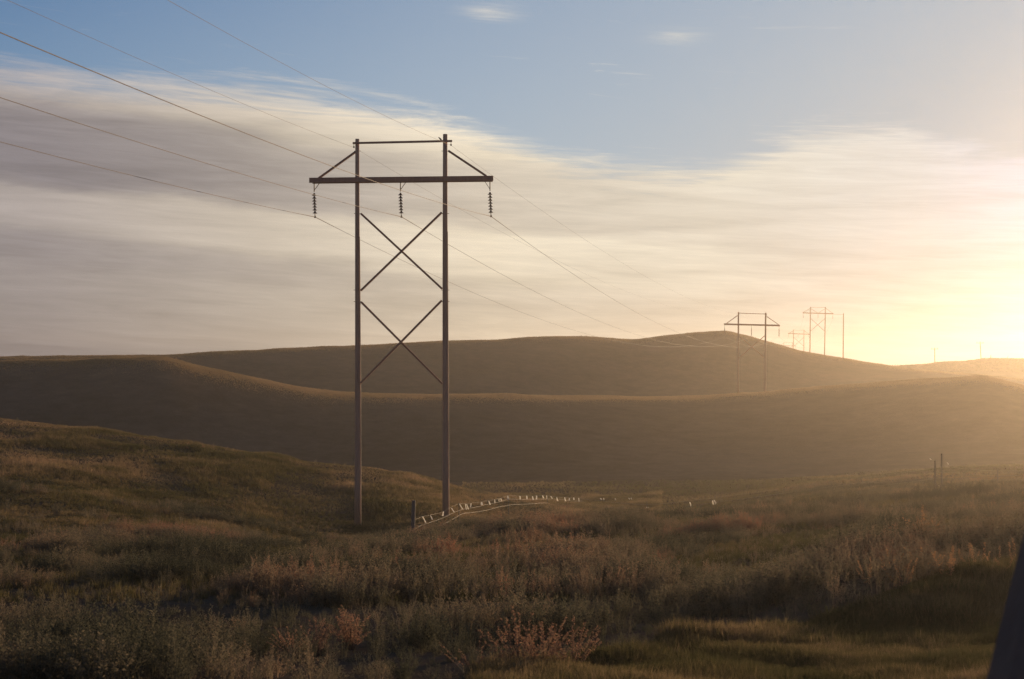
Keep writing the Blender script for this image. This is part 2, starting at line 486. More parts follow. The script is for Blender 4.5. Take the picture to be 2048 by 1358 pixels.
# ------------------------------------------------------------------ haze: low evening air, lit from the sun's side, thickened to stand in for lens flare too
hb = MB()
X0, X1, Y0, Y1, Z0, Z1 = -800, 800, -800, 800, -16, 26.5
hb.add([(x, y, z) for z in (Z0, Z1) for y in (Y0, Y1) for x in (X0, X1)],
       [(0, 2, 3, 1), (4, 5, 7, 6), (0, 1, 5, 4), (2, 6, 7, 3), (0, 4, 6, 2), (1, 3, 7, 5)])
m_haze = bpy.data.materials.new('evening_haze'); m_haze.use_nodes = True
N = m_haze.node_tree.nodes; N.clear()
o_ = N.new('ShaderNodeOutputMaterial'); pv = N.new('ShaderNodeVolumePrincipled')
pv.inputs['Color'].default_value = (1.0, 0.88, 0.72, 1)
pv.inputs['Density'].default_value = 0.00046
pv.inputs['Anisotropy'].default_value = 0.79
m_haze.node_tree.links.new(pv.outputs[0], o_.inputs['Volume'])
haze = hb.build('haze', m_haze)
tag(haze, kind='stuff')

# ------------------------------------------------------------------ power line


class Plane:
    """vertical plane of a pylon: turns pixels into local (x, z)"""
    def __init__(self, u, d, yaw):
        self.c = at(u, HOR, d); self.yaw = yaw
        self.base = Vector((self.c.x, self.c.y, h1(self.c.x, self.c.y)))
        self.dir = Vector((math.cos(yaw), math.sin(yaw), 0)); self.n = Vector((-math.sin(yaw), math.cos(yaw), 0))

    def __call__(self, u, y, off=0.0):
        ray = at(u, y, 1.0) - Vector((0, 0, EZ))
        p0 = self.base + self.n * off
        s = (p0 - Vector((0, 0, EZ))).dot(self.n) / ray.dot(self.n)
        p = Vector((0, 0, EZ)) + ray * s
        return (p - self.base).dot(self.dir), p.z - self.base.z

    def world(self, lx, lz, ly=0.0):
        return self.base + self.dir * lx + self.n * ly + Vector((0, 0, lz))


def disc_prof(r):
    return [(0.012, 0.146), (0.030, 0.140), (0.045, 0.120), (0.050, 0.075), (r * 0.72, 0.050), (r, 0.028), (r, 0.016), (r * 0.8, 0.020), (0.03, 0.012), (0.012, 0.0)]


def pylon(label, group, P, poles, rt, rb, arm, armh, shield, shh, braces, bth, ins, discs, detail):
    """poles: ((u_top, y_top), (u_bottom)) ; arm / shield: ((u, y), (u, y)); ins: (u, y_top, y_bottom, strut side)"""
    root = empty('transmission_pylon', P.base, P.yaw)
    tag(root, label, 'power pylon', group)
    hooks = []
    seg = 14 if detail else 9
    for k, ((ut, yt), ub) in enumerate(poles):
        xt, zt = P(ut, yt); xb, _ = P(ub, HOR)
        g = P.world(xb, 0)
        zb = h1(g.x, g.y) - P.base.z
        m = MB()
        n = 9
        pts, rad = [], []
        for i in range(n):
            f = i / (n - 1)
            pts.append((xb + (xt - xb) * f + 0.012 * math.sin(5 * f + k), 0.01 * math.sin(7 * f + 2 * k), zb - 0.35 + (zt - zb + 0.35) * f))
            rad.append(rb[k] + (rt[k] - rb[k]) * f)
        m.tube(pts, rad, seg)
        po = m.build('pole', m_pole, root, True)
        for pl in po.data.polygons:
            pl.use_smooth = len(pl.vertices) == 4
        if detail:
            gw = MB()  # thin wire added to draw the bright rim line down the pole's edge
            gw.tube([(p[0] + r + 0.012 + 0.004 * math.sin(9 * i), p[1] - 0.02, p[2]) for i, (p, r) in enumerate(zip(pts, rad))][:7], 0.011, 5)
            gw.build('rim_line_wire', m_steel, po)
            for yb in (302, 358, 427, 580, 603):
                _, z = P(ut, yb)
                f = (z - zb) / (zt - zb); r = rb[k] + (rt[k] - rb[k]) * f
                cx = xb + (xt - xb) * f
                bm_ = MB()
                bm_.tube([(cx - r - 0.07, 0, z), (cx + r + 0.07, 0, z)], 0.014, 6)
                bm_.build('bolt', m_iron, po)
    rmid = (rt[0] + rt[1]) / 2
    (x0, z0), (x1, z1) = P(*arm[0]), P(*arm[1])
    for s in (-1, 1):
        m = MB()
        off = s * (rmid * 1.08 + 0.05)
        e = 0.05 if s > 0 else 0.0
        m.beam((x0 + e * 2, off, z0), (x1 - e, off, z1), 0.095, armh)
        m.build('cross_arm', m_arm, root)
    if detail:
        m = MB()
        m.beam((x0 + 0.15, -rmid, z0), (x0 + 0.15, rmid, z0), 0.06, 0.06)
        m.build('spacer', m_iron, root); m = MB()
        m.beam((x1 - 0.15, -rmid, z1), (x1 - 0.15, rmid, z1), 0.06, 0.06)
        m.build('spacer', m_iron, root)
    (a0, b0), (a1, b1) = P(*shield[0]), P(*shield[1])
    m = MB(); m.beam((a0, -rmid - 0.05, b0), (a1, -rmid - 0.05, b1), 0.07, shh)
    m.build('shield_arm', m_arm, root)
    for side, (ax, az_) in ((-1, (a0, b0)), (1, (a1, b1))):
        ax -= side * 0.06
        m = MB()
        m.tube([(ax, -rmid - 0.05, az_ - shh / 2), (ax, -rmid - 0.05, az_ - 0.16)], 0.012, 6)
        m.lathe([(0.015, -0.05), (0.035, -0.02), (0.05, 0.0), (0.02, 0.06), (0.012, 0.08)][::1], (ax, -rmid - 0.05, az_ - 0.20), 8)
        m.build('shield_wire_clamp', m_iron, root)
        hooks.append(P.world(ax, az_ - 0.22, -rmid - 0.05))
    for i, (p, q_) in enumerate(braces):
        (xa, za), (xb, zb) = P(*p), P(*q_)
        off = (-1 if i % 2 else 1) * (bth * 0.55)
        m = MB(); m.beam((xa, off, za), (xb, off, zb), bth * 0.75, bth, (0, 1, 0))
        m.build('brace', m_arm, root)
    for (u, yt, yb, sd) in ins:
        (x, zt), (xq, zb) = P(u, yt), P(u, yb)
        st = empty('insulator_string', (x, 0, zt)); st.parent = root
        # built around the hanging point
        if detail:
            hd = 7 * 0.151
            top = zb - zt + 0.17 + hd
            m = MB()
            m.beam((0, 0, 0.10), (0, 0, top + 0.05), 0.05, 0.025)
            m.beam((0.0, 0.03, top + 0.14), (sd * 0.33, 0.03, 0.08), 0.025, 0.05, (0, 1, 0))
            m.build('hanger', m_iron, st)
            first = None
            for k in range(discs):
                if first is None:
                    m = MB(); m.lathe(disc_prof(0.118), (0, 0, 0), 16)
                    first = m.build('insulator_disc', m_porc, st, True); dsc = first
                else:
                    dsc = first.copy(); C.objects.link(dsc); dsc.parent = st
                dsc.location = (0.012 * k * 0.6, 0, top - 0.151 * (k + 1))
            m = MB()
            m.tube([(0.045, 0, zb - zt + 0.18), (0.05, 0, zb - zt + 0.05)], 0.02, 6)
            m.lathe([(0.02, -0.05), (0.06, -0.03), (0.05, 0.02), (0.025, 0.07)], (0.05, 0, zb - zt), 8)
            m.build('clamp', m_iron, st)
        else:
            m = MB()
            hl = zt - zb
            m.tube([(0, 0, 0.05), (sd * 0.0, 0, -hl * 0.25)], 0.022, 5)
            m.build('hanger', m_iron, st)
            m = MB()
            prof = []
            for k in range(discs):
                zz = -hl * 0.25 - (k + 1) * hl * 0.72 / discs
                s_ = hl * 0.72 / discs / 0.146
                prof = prof + [(r, zz + z * s_) for r, z in disc_prof(0.115)]
            m.lathe(prof, (0, 0, 0), 8)
            m.build('insulator_disc', m_porc, st)
        hooks.append(P.world(x + (0.05 if detail else 0), zb, 0))
    return root, hooks


G = 'wooden two-pole pylons of the power line'
P1 = Plane(803, 71.5, R(-3.5))
t1, k1 = pylon('large wooden two-pole pylon standing nearest, in the weeds left of centre', G, P1,
               [((715, 278), 716.5), ((890.5, 268.5), 891.5)], (0.100, 0.112), (0.168, 0.172),
               ((620, 361.5), (987, 357.5)), 0.255, ((706.5, 287.3), (905, 283)), 0.105,
               [((711, 303), (637, 356)), ((897, 302), (973, 352.5)), ((721.5, 427), (884, 577.5)), ((884, 425), (722, 581.5)), ((722, 604), (885, 768)), ((884, 601), (722, 766))],
               0.135, [(628.5, 366, 434, 1), (801, 364, 433.5, 1), (980, 362, 432.5, -1)], 7, True)
P2 = Plane(1503.5, 232, R(-14))
t2, k2 = pylon('hazy two-pole wooden pylon on the middle ridge, second largest of the line', G, P2,
               [((1477, 624), 1476), ((1531.5, 625.5), 1530)], (0.12, 0.13), (0.17, 0.18),
               ((1448, 648.3), (1560, 651)), 0.26, ((1477, 626.3), (1534, 628.3)), 0.10,
               [((1475, 631), (1452, 647.5)), ((1533.5, 633), (1557, 649)), ((1478, 672), (1530, 716)), ((1530, 671), (1478, 716))],
               0.15, [(1449.3, 651, 673, 1), (1503, 652, 672, 1), (1558, 653, 673.5, -1)], 9, False)
P3 = Plane(1636, 424, R(-6))
t3, k3 = pylon('tall thin pylon with pale cross braces beside the lone pole on the far slope', G, P3,
               [((1621, 613.8), 1619), ((1651, 614), 1648)], (0.14, 0.14), (0.19, 0.19),
               ((1605, 625.6), (1667, 627.6)), 0.27, ((1620, 615.2), (1652, 615.2)), 0.10,
               [((1620, 617), (1606, 625)), ((1652, 617), (1666, 627)), ((1621.5, 617), (1636, 626)), ((1651, 617), (1636, 626)), ((1621.5, 637), (1649, 662)), ((1650, 637), (1621, 662))],
               0.15, [(1606.5, 627, 636, 1), (1636, 627, 636, 1), (1665.5, 628, 638, -1)], 8, False)
P4 = Plane(1597.5, 596, R(-4))
t4, k4 = pylon('small faint pylon showing behind the ridge between the two larger ones', G, P4,
               [((1587, 659), 1586.5), ((1608, 659.5), 1607.5)], (0.15, 0.15), (0.20, 0.20),
               ((1575.5, 667), (1619, 668.5)), 0.27, ((1586, 660.3), (1609, 660.3)), 0.10,
               [((1586.5, 661.5), (1577, 667)), ((1608.5, 661.5), (1618, 668)), ((1588, 675), (1607, 692)), ((1607, 675), (1588, 692))],
               0.16, [(1577, 668, 673, 1), (1597, 668, 673, 1), (1617, 669, 674, -1)], 8, False)
P5 = Plane(1576, 736, R(-4))
t5, k5 = pylon('tiny topmost bit of a pylon poking over the slope, farthest of the line', G, P5,
               [((1567.7, 684.5), 1567.5), ((1584.5, 684.5), 1584.3)], (0.15, 0.15), (0.2, 0.2),
               ((1558.5, 691), (1592, 692)), 0.27, ((1567, 685.5), (1585, 685.5)), 0.10,
               [((1567, 686.5), (1560, 691)), ((1585, 686.5), (1591, 692))],
               0.16, [(1560, 691.5, 696, 1), (1576, 692, 696, 1), (1591, 692, 697, -1)], 8, False)

# the stub pole beside the angle pylon
P3b = at(1687, HOR, 424)
root = empty('guyed_pole', (P3b.x, P3b.y, h1(P3b.x, P3b.y)))
tag(root, 'lone plain pole without arms right of the tall thin pylon', 'pole')
m = MB()
zt = at(1687, 626.5, 424).z - root.location.z
m.tube([(-0.15, 0, -0.5), (0.0, 0, zt * 0.5), (0.15, 0, zt)], [0.2, 0.17, 0.14], 9)
m.build('pole', m_pole, root, True)
m = MB()
q0 = at(1667, 628, 424 - 2.5) - root.location; q1 = at(1687.5, 628.5, 424) - root.location
m.tube([q0 + (q1 - q0) * f - Vector((0, 0, 0.12 * 4 * f * (1 - f))) for f in [i / 8 for i in range(9)]], 0.035, 5)
m.build('guy_wire', m_wire, root)

# conductors: each runs unbroken over all the pylons
DIR_IN = Vector((math.sin(R(8.5)), math.cos(R(8.5)), 0))
names = [('shield_wire', 'thin upper wire arriving at the top of the left pole of the near pylon'),
         ('shield_wire', 'thin uppermost wire crossing the blue sky to the right pole top of the near pylon'),
         ('conductor', 'lowest power wire at the left edge, hung from the left insulator of the near pylon'),
         ('conductor', 'middle power wire at the left edge, hung from the centre insulator'),
         ('conductor', 'thickest power wire at the left edge, hung from the right insulator')]
spec_in = [3.0, 3.5, 2.45, 2.65, 3.05]
# the pixel where each wire leaves the frame fixes its sag in the first span
exits = [(0, -3), (330, 0), (0, 285), (0, 197), (0, 68)]
for i in range(5):
    p1 = k1[i]
    Lsp = 160.0
    sag = spec_in[i]
    u, y = exits[i]
    tx = (u - 1024) / F
    s_ = (p1.x - tx * p1.y) / (DIR_IN.x - tx * DIR_IN.y)
    dd = p1.y - DIR_IN.y * s_
    zz = at(u, y, dd).z
    f = s_ / Lsp
    sag = max(0.5, (p1.z - zz) / (4 * f * (1 - f)))
    path = []
    p0 = p1 - DIR_IN * Lsp
    hk = [p0, p1, k2[i], k3[i], k4[i], k5[i], k5[i] + (k5[i] - k4[i]) * 1.0 + Vector((0, 0, -4))]
    sags = [sag, 3.75 if i > 1 else 2.6, 4.6 if i > 1 else 3.3, 4.0, 3.2, 3.5]
    for a, b_, sg in zip(hk[:-1], hk[1:], sags):
        n = 40
        for j in range(n):
            f = j / n
            path.append(a + (b_ - a) * f - Vector((0, 0, 4 * sg * f * (1 - f))))
    path.append(hk[-1])
    m = MB()
    rr = [(0.0105 if i > 1 else 0.006)] * len(path)
    for j, p in enumerate(path):
        dist = p.y
        if i > 1 and abs((p - p1).length) < 0.45:
            rr[j] = 0.022
    m.tube(path, rr, 5)
    o = m.build(names[i][0], m_wire, None, True)
    tag(o, names[i][1], 'power wire', 'wires of the power line')

# small bird perched beside the right pole top
bm_ = MB()
bp_ = P1.world(*P1(881.5, 281.5), -0.16)
prof = [(-0.105, 0.012, -0.055), (-0.07, 0.014, -0.03), (-0.04, 0.030, 0.0), (0.0, 0.042, 0.03), (0.035, 0.036, 0.062), (0.055, 0.026, 0.082), (0.075, 0.026, 0.10), (0.092, 0.018, 0.108), (0.112, 0.003, 0.106)]
bm_.tube([(-x, 0, z + 0.03) for x, r, z in prof], [r for x, r, z in prof], 10)
bird = bm_.build('bird', m_bird, None, True)
bird.location = bp_; bird.rotation_euler = (0, 0, R(15))
tag(bird, 'small dark bird perched on the top arm beside the right pole', 'bird')
m = MB()
for s in (-1, 1):
    m.tube([(0.0, s * 0.015, 0.03), (0.005, s * 0.016, -0.012)], 0.004, 5)
m.build('leg', m_bird, bird)

# distant utility poles on the right hill
for (u, yt, yb, d, armw, lb) in ((1870, 695, 725, 416, 1.0, 'thin utility pole with short arm, left on the right hill'),
                                 (1961, 683, 718, 416, 1.05, 'taller utility pole with crossarm, standing on the crest of the right hill'),
                                 (1790.5, 728.5, 738, 450, 1.0, 'tip of a far utility pole in the saddle between hills')):
    g = at(u, HOR, d)
    root = empty('utility_pole', (g.x, g.y, h1(g.x, g.y)), R(-15))
    tag(root, lb, 'utility pole', 'utility poles on the skyline')
    zt = at(u, yt, d).z - root.location.z
    m = MB(); m.tube([(0.25 if u > 1950 else 0, 0, -0.5), (0, 0, zt)], [0.15, 0.11], 8); m.build('pole', m_pole, root, True)
    m = MB(); m.beam((-armw, 0.14, zt - 0.45), (armw, 0.14, zt - 0.45), 0.1, 0.13); m.build('cross_arm', m_arm, root)
    for x in (-armw + 0.2, armw - 0.2, 0.0):
        m = MB(); m.lathe([(0.05, 0), (0.09, 0.1), (0.05, 0.3), (0.02, 0.34)], (x, 0.14, zt - 0.385), 7); m.build('pin_insulator', m_porc, root)

# two posts on the right hill's crest
for (u, yt, lean, lb) in ((1982, 710.5, 0.0, 'upright little post on the crest of the right hill'), (2013.5, 712, 0.8, 'leaning little post on the skyline near the right edge')):
    g = at(u, HOR, 402)
    z0 = h1(g.x, g.y)
    m = MB(); zt = at(u, yt, 402).z - z0
    m.tube([(0, 0, -0.3), (lean * 0.3, 0, zt * 0.5), (lean * 0.6, 0, zt)], [0.10, 0.09, 0.08], 8)
    o = m.build('fence_post', m_post); o.location = (g.x, g.y, z0)
    tag(o, lb, 'post', 'posts on the hill crest')

# ------------------------------------------------------------------ fences and their pale markers
fx0, fd0, fk = (826 - 1024) / F * 52, 52.0, 0.15


def fence_d(u):
    tu = (u - 1024) / F
    return (fk * fd0 - fx0) / (fk - tu) if u < 1165 else (fk * fd0 - fx0) / (fk - (1165 - 1024) / F)


def z5(X, Y):
    return (820 + X / 10.24, 980 + Y / 10.24)


def z2p(X, Y):
    return (780 + X / 2.9257, 920 + Y / 2.9257)


top = [z5(85, 620), z5(250, 545), z5(400, 515), z5(650, 455), z5(820, 365), z5(1010, 280), z5(1250, 268), z5(1450, 248), z5(1700, 200), z5(1850, 170), z5(2040, 108),
       z2p(760, 211), z2p(900, 208), z2p(1000, 219), z2p(1110, 223), z2p(1240, 222), z2p(1330, 225), z2p(1420, 223), z2p(1480, 224)]
sec = [z5(80, 795), z5(230, 725), z5(330, 690), z5(500, 635), z5(650, 580), z5(820, 500), z5(950, 440), z5(1090, 395), z5(1330, 355), z5(1600, 290), z5(1850, 240), z5(2040, 185),
       z2p(800, 231), z2p(950, 228), z2p(1060, 238), z2p(1110, 242), z2p(1240, 235), z2p(1480, 234)]
thi = [z5(80, 985), z5(200, 925), z5(330, 870), z5(820, 630), z5(950, 555), z5(1075, 485), z5(1400, 445), z5(1600, 405), z5(1850, 340), z5(2040, 310),
       z2p(705, 262), z2p(800, 258), z2p(920, 251), z2p(1000, 262), z2p(1090, 265)]
fou = [z5(80, 1085), z5(190, 1050), z5(330, 1020), z5(480, 955), z5(620, 905), z5(820, 850), z5(980, 750), z5(1100, 715), z5(1250, 700), z5(1400, 670), z5(1620, 640), z5(1780, 600), z5(1980, 540),
       z2p(690, 330)]
g = at(826, HOR, 52)
fence = empty('wire_fence', (g.x, g.y, h1(g.x, g.y)))
tag(fence, 'sagging wire fence with a dark post running away beside the near pylon', 'fence', 'wire fences')
fl = fence.location


def post(u, d, ytop, mat, rad, lean, parent):
    g = at(u, ytop, d)
    z0 = h1(g.x, g.y)
    m = MB()
    b0 = Vector((g.x + lean, g.y, z0 - 0.3)); tp = g
    m.tube([b0 - parent.location, (b0 + tp) / 2 - parent.location, tp - parent.location], [rad * 1.1, rad, rad * 0.92], 9)
    return m.build('post', mat, parent, False)


po = post(827.5, 52, 1001, m_post, 0.075, -0.05, fence)
for u in (918, 1017, 1095, 1162):
    d = fence_d(u)
    yt = float(np.interp(u, [p[0] for p in top], [p[1] for p in top])) - 1.5
    post(u, d, yt, m_tpost, 0.022, 0.0, fence)


def wire(pts, dfun, rad, parent, mat=None):
    us = np.array([p[0] for p in pts]); ys = np.array([p[1] for p in pts])
    q = []
    for a in range(len(pts) - 1):
        for f in (0, 0.25, 0.5, 0.75):
            u = us[a] + (us[a + 1] - us[a]) * f
            q.append(u)
    q.append(us[-1])
    m = MB()
    path = [at(u, float(pchip(us, ys, np.array([u]))[0]), dfun(u)) - parent.location for u in q]
    m.tube(path, rad, 5)
    return m.build('wire', mat or m_steel, parent, True)


for ln, rd in ((top, 0.0024), (sec, 0.0045), (thi, 0.0052), (fou, 0.0028)):
    wire(ln, fence_d, rd, fence)

# right hand fence: two tall posts, sagging to a far corner
dr = lambda u: float(np.interp(u, [1165, 1294, 1430, 1880, 2300], [111.7, 97, 92, 80, 74]))
g = at(1880, HOR, 80)
fence2 = empty('wire_fence', (g.x, g.y, h1(g.x, g.y)))
tag(fence2, 'faint low fence with two tall close posts at the right edge of the field', 'fence', 'wire fences')
post(1883, 80, 907, m_post, 0.05, 0.0, fence2)
wire([(1640, 972), (1883, 958), (1990, 953), (2120, 948)], dr, 0.012, fence2, m_post)
post(1870, 78, 921, m_post, 0.045, 0.0, fence2)
post(1995, 77.5, 938, m_post, 0.04, 0.0, fence2)
post(1430, 92, 990, m_tpost, 0.022, 0.0, fence2)
post(1294, 97, 1002, m_tpost, 0.022, 0.0, fence2)
for dy in (0, 9, 18):
    wire([(1165, 998 + dy), (1294, 1009 + dy * 1.1), (1382, 1001 + dy * 1.1), (1430, 995 + dy * 1.1), (1650, 966 + dy), (1870, 936 + dy * 1.2), (1883, 934 + dy * 1.2), (1995, 942 + dy), (2120, 940 + dy)], dr, 0.007, fence2)

strips = []       # (u0, y0, u1, y1, width px, depth function)


def S5(a, b, c, d, w):
    strips.append((*z5(a, b), *z5(c, d), w, fence_d))


def S2(a, b, c, d, w):
    strips.append((*z2p(a, b), *z2p(c, d), w, fence_d))


for s in ((258, 545, 325, 675, 2.0), (418, 525, 462, 605, 1.8), (684, 440, 672, 528, 2.6), (850, 370, 910, 455, 1.8), (1015, 282, 1078, 390, 2.0), (1135, 283, 1152, 402, 2.3), (1160, 290, 1197, 400, 1.8),
          (1250, 275, 1240, 352, 1.6), (1462, 245, 1474, 300, 3.4), (1617, 228, 1642, 300, 2.3), (1735, 195, 1740, 272, 1.5), (1828, 180, 1820, 230, 2.4), (1862, 172, 1872, 228, 2.4), (1998, 130, 2010, 186, 2.4),
          (1138, 668, 1128, 838, 1.7), (1158, 652, 1222, 820, 1.6)):
    S5(*s)
for s in ((689, 209, 695, 230, 2.0), (714, 211, 741, 219, 1.6), (761, 211, 762, 231, 2.2), (800, 209, 802, 229, 2.0), (834, 213, 838, 233, 2.2), (858, 210, 857, 230, 2.2), (893, 208, 899, 224, 2.2), (917, 208, 918, 226, 2.0),
          (941, 212, 950, 226, 2.2), (976, 219, 981, 241, 1.9), (1022, 219, 1028, 243, 2.3), (1050, 223, 1048, 235, 1.6), (1075, 220, 1076, 233, 2.0), (1104, 222, 1106, 243, 1.6), (1232, 223, 1238, 236, 2.8), (1250, 222, 1252, 236, 1.8),
          (1318, 225, 1321, 236, 2.6), (1398, 222, 1402, 233, 1.5), (1411, 221, 1413, 232, 1.5)):
    S2(*s)
for s in ((1293, 1014, 1291, 1024, 2.4), (1296, 1014, 1299, 1021, 2.4), (1379.5, 1004, 1383.5, 1015.5, 2.2), (1425, 1001, 1427, 1009, 2.4), (1429, 1000, 1432, 1009, 2.6), (1860, 917, 1862, 920, 1.6), (1894, 925, 1897, 929.5, 1.2), (1877, 971, 1877.5, 973.5, 2.4)):
    strips.append((*s, dr))
ORD = ['first', 'second', 'third', 'fourth', 'fifth', 'sixth', 'seventh', 'eighth', 'ninth', 'tenth', 'eleventh', 'twelfth', 'thirteenth', 'fourteenth', 'fifteenth', 'sixteenth', 'seventeenth', 'eighteenth',
       'nineteenth', 'twentieth', 'twenty-first', 'twenty-second', 'twenty-third', 'twenty-fourth', 'twenty-fifth', 'twenty-sixth', 'twenty-seventh', 'twenty-eighth', 'twenty-ninth', 'thirtieth', 'thirty-first', 'thirty-second', 'thirty-third']
right_lb = ['left strip of the pale pair low in the weeds right of the fence end', 'right strip of the pale pair low in the weeds right of the fence end', 'single slanting pale strip alone between the two pale pairs',
            'left strip of the bright pair farthest right in the grass', 'right strip of the bright pair farthest right in the grass', 'small pale tag left of the two tall posts', 'thin slanting pale tag right of the two tall posts', 'white speck low between the two tall posts']
cnt = 0
order_top = []
for i, (u0, y0, u1, y1, wp, df) in enumerate(strips):
    d = df(u0)
    a, b_ = at(u0, y0, d), at(u1, y1, d)
    ax = (b_ - a)
    ln = ax.length
    wd = wp / F * d * 1.25
    m = MB()
    side = Vector((math.cos(SUN_AZ) + 0.25 * math.cos(i * 1.3), -math.sin(SUN_AZ) + 0.35 * math.sin(i * 2.1), 0)).normalized()
    nn = 5
    v = []
    for k in range(nn):
        f = k / (nn - 1)
        c = ax * f + Vector((0, 0.05 * math.sin(3 * f + i), 0))
        hw = wd / 2 * (0.75 + 0.5 * f if i % 3 else 1.0)
        tw = side.copy(); tw.rotate(Matrix.Rotation(0.5 * f * math.sin(i), 3, 'Z'))
        nrm = tw.cross(Vector((0, 0, 1))).normalized() * 0.003
        v += [c - tw * hw - nrm, c + tw * hw - nrm, c + tw * hw + nrm, c - tw * hw + nrm]
    f_ = []
    for k in range(nn - 1):
        b0, b1 = 4 * k, 4 * k + 4
        for e in range(4):
            f_.append((b0 + e, b0 + (e + 1) % 4, b1 + (e + 1) % 4, b1 + e))
    f_ += [(3, 2, 1, 0), (4 * nn - 4, 4 * nn - 3, 4 * nn - 2, 4 * nn - 1)]
    m.add(v, f_)
    o = m.build('fence_marker', m_flag)
    o.location = a
    if i in (14, 15):
        lb = ('left' if i == 14 else 'right') + ' long pale strip of the pair hanging from the lowest fence wire'
    elif df is dr:
        lb = right_lb[i - 35]
    else:
        lb = ORD[cnt] + ' pale strip from the dark post along the top fence wire'; cnt += 1
    tag(o, lb, 'fence marker', 'pale strips hanging on the fence wires')

# dark slanting post right beside the camera
m = MB()
a, b_ = at(2053, 1125, 3.3), at(1994, 1358, 3.2)        # its left edge
dv = (b_ - a).normalized()
sd = dv.cross(Vector((0, 1, 0))).normalized()
if sd.x < 0: sd = -sd
m.beam(a - dv * 0.35 + sd * 0.09, a + dv * 1.75 + sd * 0.09, 0.18, 0.15, (0, 1, 0))
o = m.build('leaning_post', m_dark)
tag(o, 'dark out of focus leaning post cut off by the lower right corner', 'post')

# ------------------------------------------------------------------ plants


def add_leaf(V, Fc, p, dirv, ln, wd, rg):
    d = Vector(dirv).normalized()
    s = d.cross(Vector((rg.uniform(-1, 1), rg.uniform(-1, 1), rg.uniform(-1, 1))))
    if s.length < 1e-3:
        s = Vector((1, 0, 0))
    s.normalize()
    b = len(V)
    V += [p, p + d * ln * 0.5 + s * wd / 2, p + d * ln, p + d * ln * 0.5 - s * wd / 2]
    Fc.append((b, b + 1, b + 2, b + 3))


def plant_mesh(name, seed, stems, leaves, spread, lo, hi, leaf, wd, curl=0.25, cluster=0.0):
    """unit-height weed: (stem mesh data, leaf mesh data) vertices"""
    rg = random.Random(seed)
    SV, SF, LV, LF = [], [], [], []
    for i in range(stems):
        a = rg.uniform(0, 2 * math.pi); q = math.sqrt(rg.random())
        h = rg.uniform(0.62, 1.0) * (1 - 0.35 * q)
        base = Vector((math.cos(a) * q * 0.10, math.sin(a) * q * 0.10, 0))
        out = Vector((math.cos(a), math.sin(a), 0)) * spread * q
        bend = Vector((rg.uniform(-1, 1), rg.uniform(-1, 1), 0)) * 0.07
        pos = lambda f: base + out * (f ** 1.4) + bend * f * f + Vector((0, 0, h * f * (1 - curl * 0.3 * q * f)))
        b = len(SV)
        wv = Vector((math.sin(a), -math.cos(a), 0)) * 0.007
        for k in range(4):
            f = k / 3
            SV += [pos(f) - wv * (1.1 - f), pos(f) + wv * (1.1 - f)]
        SF += [(b + 2 * k, b + 2 * k + 1, b + 2 * k + 3, b + 2 * k + 2) for k in range(3)]
        for k in range(leaves):
            f = lo + (hi - lo) * rg.random() ** (0.8 if cluster == 0 else 0.6)
            p = pos(f)
            aa = rg.uniform(0, 2 * math.pi)
            upd = rg.uniform(0.25, 1.3)
            r0 = cluster * rg.random() * (1.15 - f)
            dv = Vector((math.cos(aa), math.sin(aa), upd))
            add_leaf(LV, LF, p + Vector((math.cos(aa), math.sin(aa), 0.3)) * r0, dv, leaf * rg.uniform(0.6, 1.25) * (1.15 - 0.5 * f), wd * rg.uniform(0.7, 1.3), rg)
    return SV, SF, LV, LF


SRC = {}


def source(kind, name, V, Fc, mat):
    me = bpy.data.meshes.new(name); me.from_pydata([tuple(p) for p in V], [], Fc); me.materials.append(mat); me.update()
    o = bpy.data.objects.new(name, me)
    if kind not in SRC:
        SRC[kind] = bpy.data.collections.new(kind)
    SRC[kind].objects.link(o)


for k in range(4):       # bushy mounds of fine leaves
    SV, SF, LV, LF = plant_mesh('w', 30 + k, 18, 30, 0.36, 0.2, 1.03, 0.062, 0.017, 0.3, 0.05)
    n = len(SV); source('weeds', 'weed_%d' % k, SV + LV, SF + [tuple(i + n for i in f) for f in LF], m_weed)
for k in range(3):       # upright seed spires
    SV, SF, LV, LF = plant_mesh('w', 60 + k, 9, 38, 0.2, 0.3, 1.03, 0.05, 0.018, 0.1, 0.03)
    n = len(SV); source('weeds', 'weed_%d' % (4 + k), SV + LV, SF + [tuple(i + n for i in f) for f in LF], m_weed)


def grass_src(name, seed, blades, spread, kind):
    rg = random.Random(seed)
    V, Fc = [], []
    for i in range(blades):
        a = rg.uniform(0, 2 * math.pi); q = math.sqrt(rg.random())
        base = Vector((math.cos(a) * q * spread * 0.6, math.sin(a) * q * spread * 0.6, 0))
        h = rg.uniform(0.5, 1.0); out = Vector((math.cos(a + rg.uniform(-.8, .8)), math.sin(a + rg.uniform(-.8, .8)), 0)) * rg.uniform(0.08, 0.42)
        s = Vector((math.sin(a), -math.cos(a), 0)) * rg.uniform(0.010, 0.02)
        b = len(V)
        m1 = base + out * 0.35 + Vector((0, 0, h * 0.55)); tp = base + out + Vector((0, 0, h * 0.95))
        V += [base - s, base + s, m1 - s * 0.8, m1 + s * 0.8, tp]
        Fc += [(b, b + 1, b + 3, b + 2), (b + 2, b + 3, b + 4)]
    source(kind, name, V, Fc, m_grass)


for k in range(4):
    grass_src('tuft_%d' % k, 90 + k, 26, 0.5, 'tufts')
for k in range(3):
    grass_src('wide_tuft_%d' % k, 120 + k, 44, 1.5, 'swards')


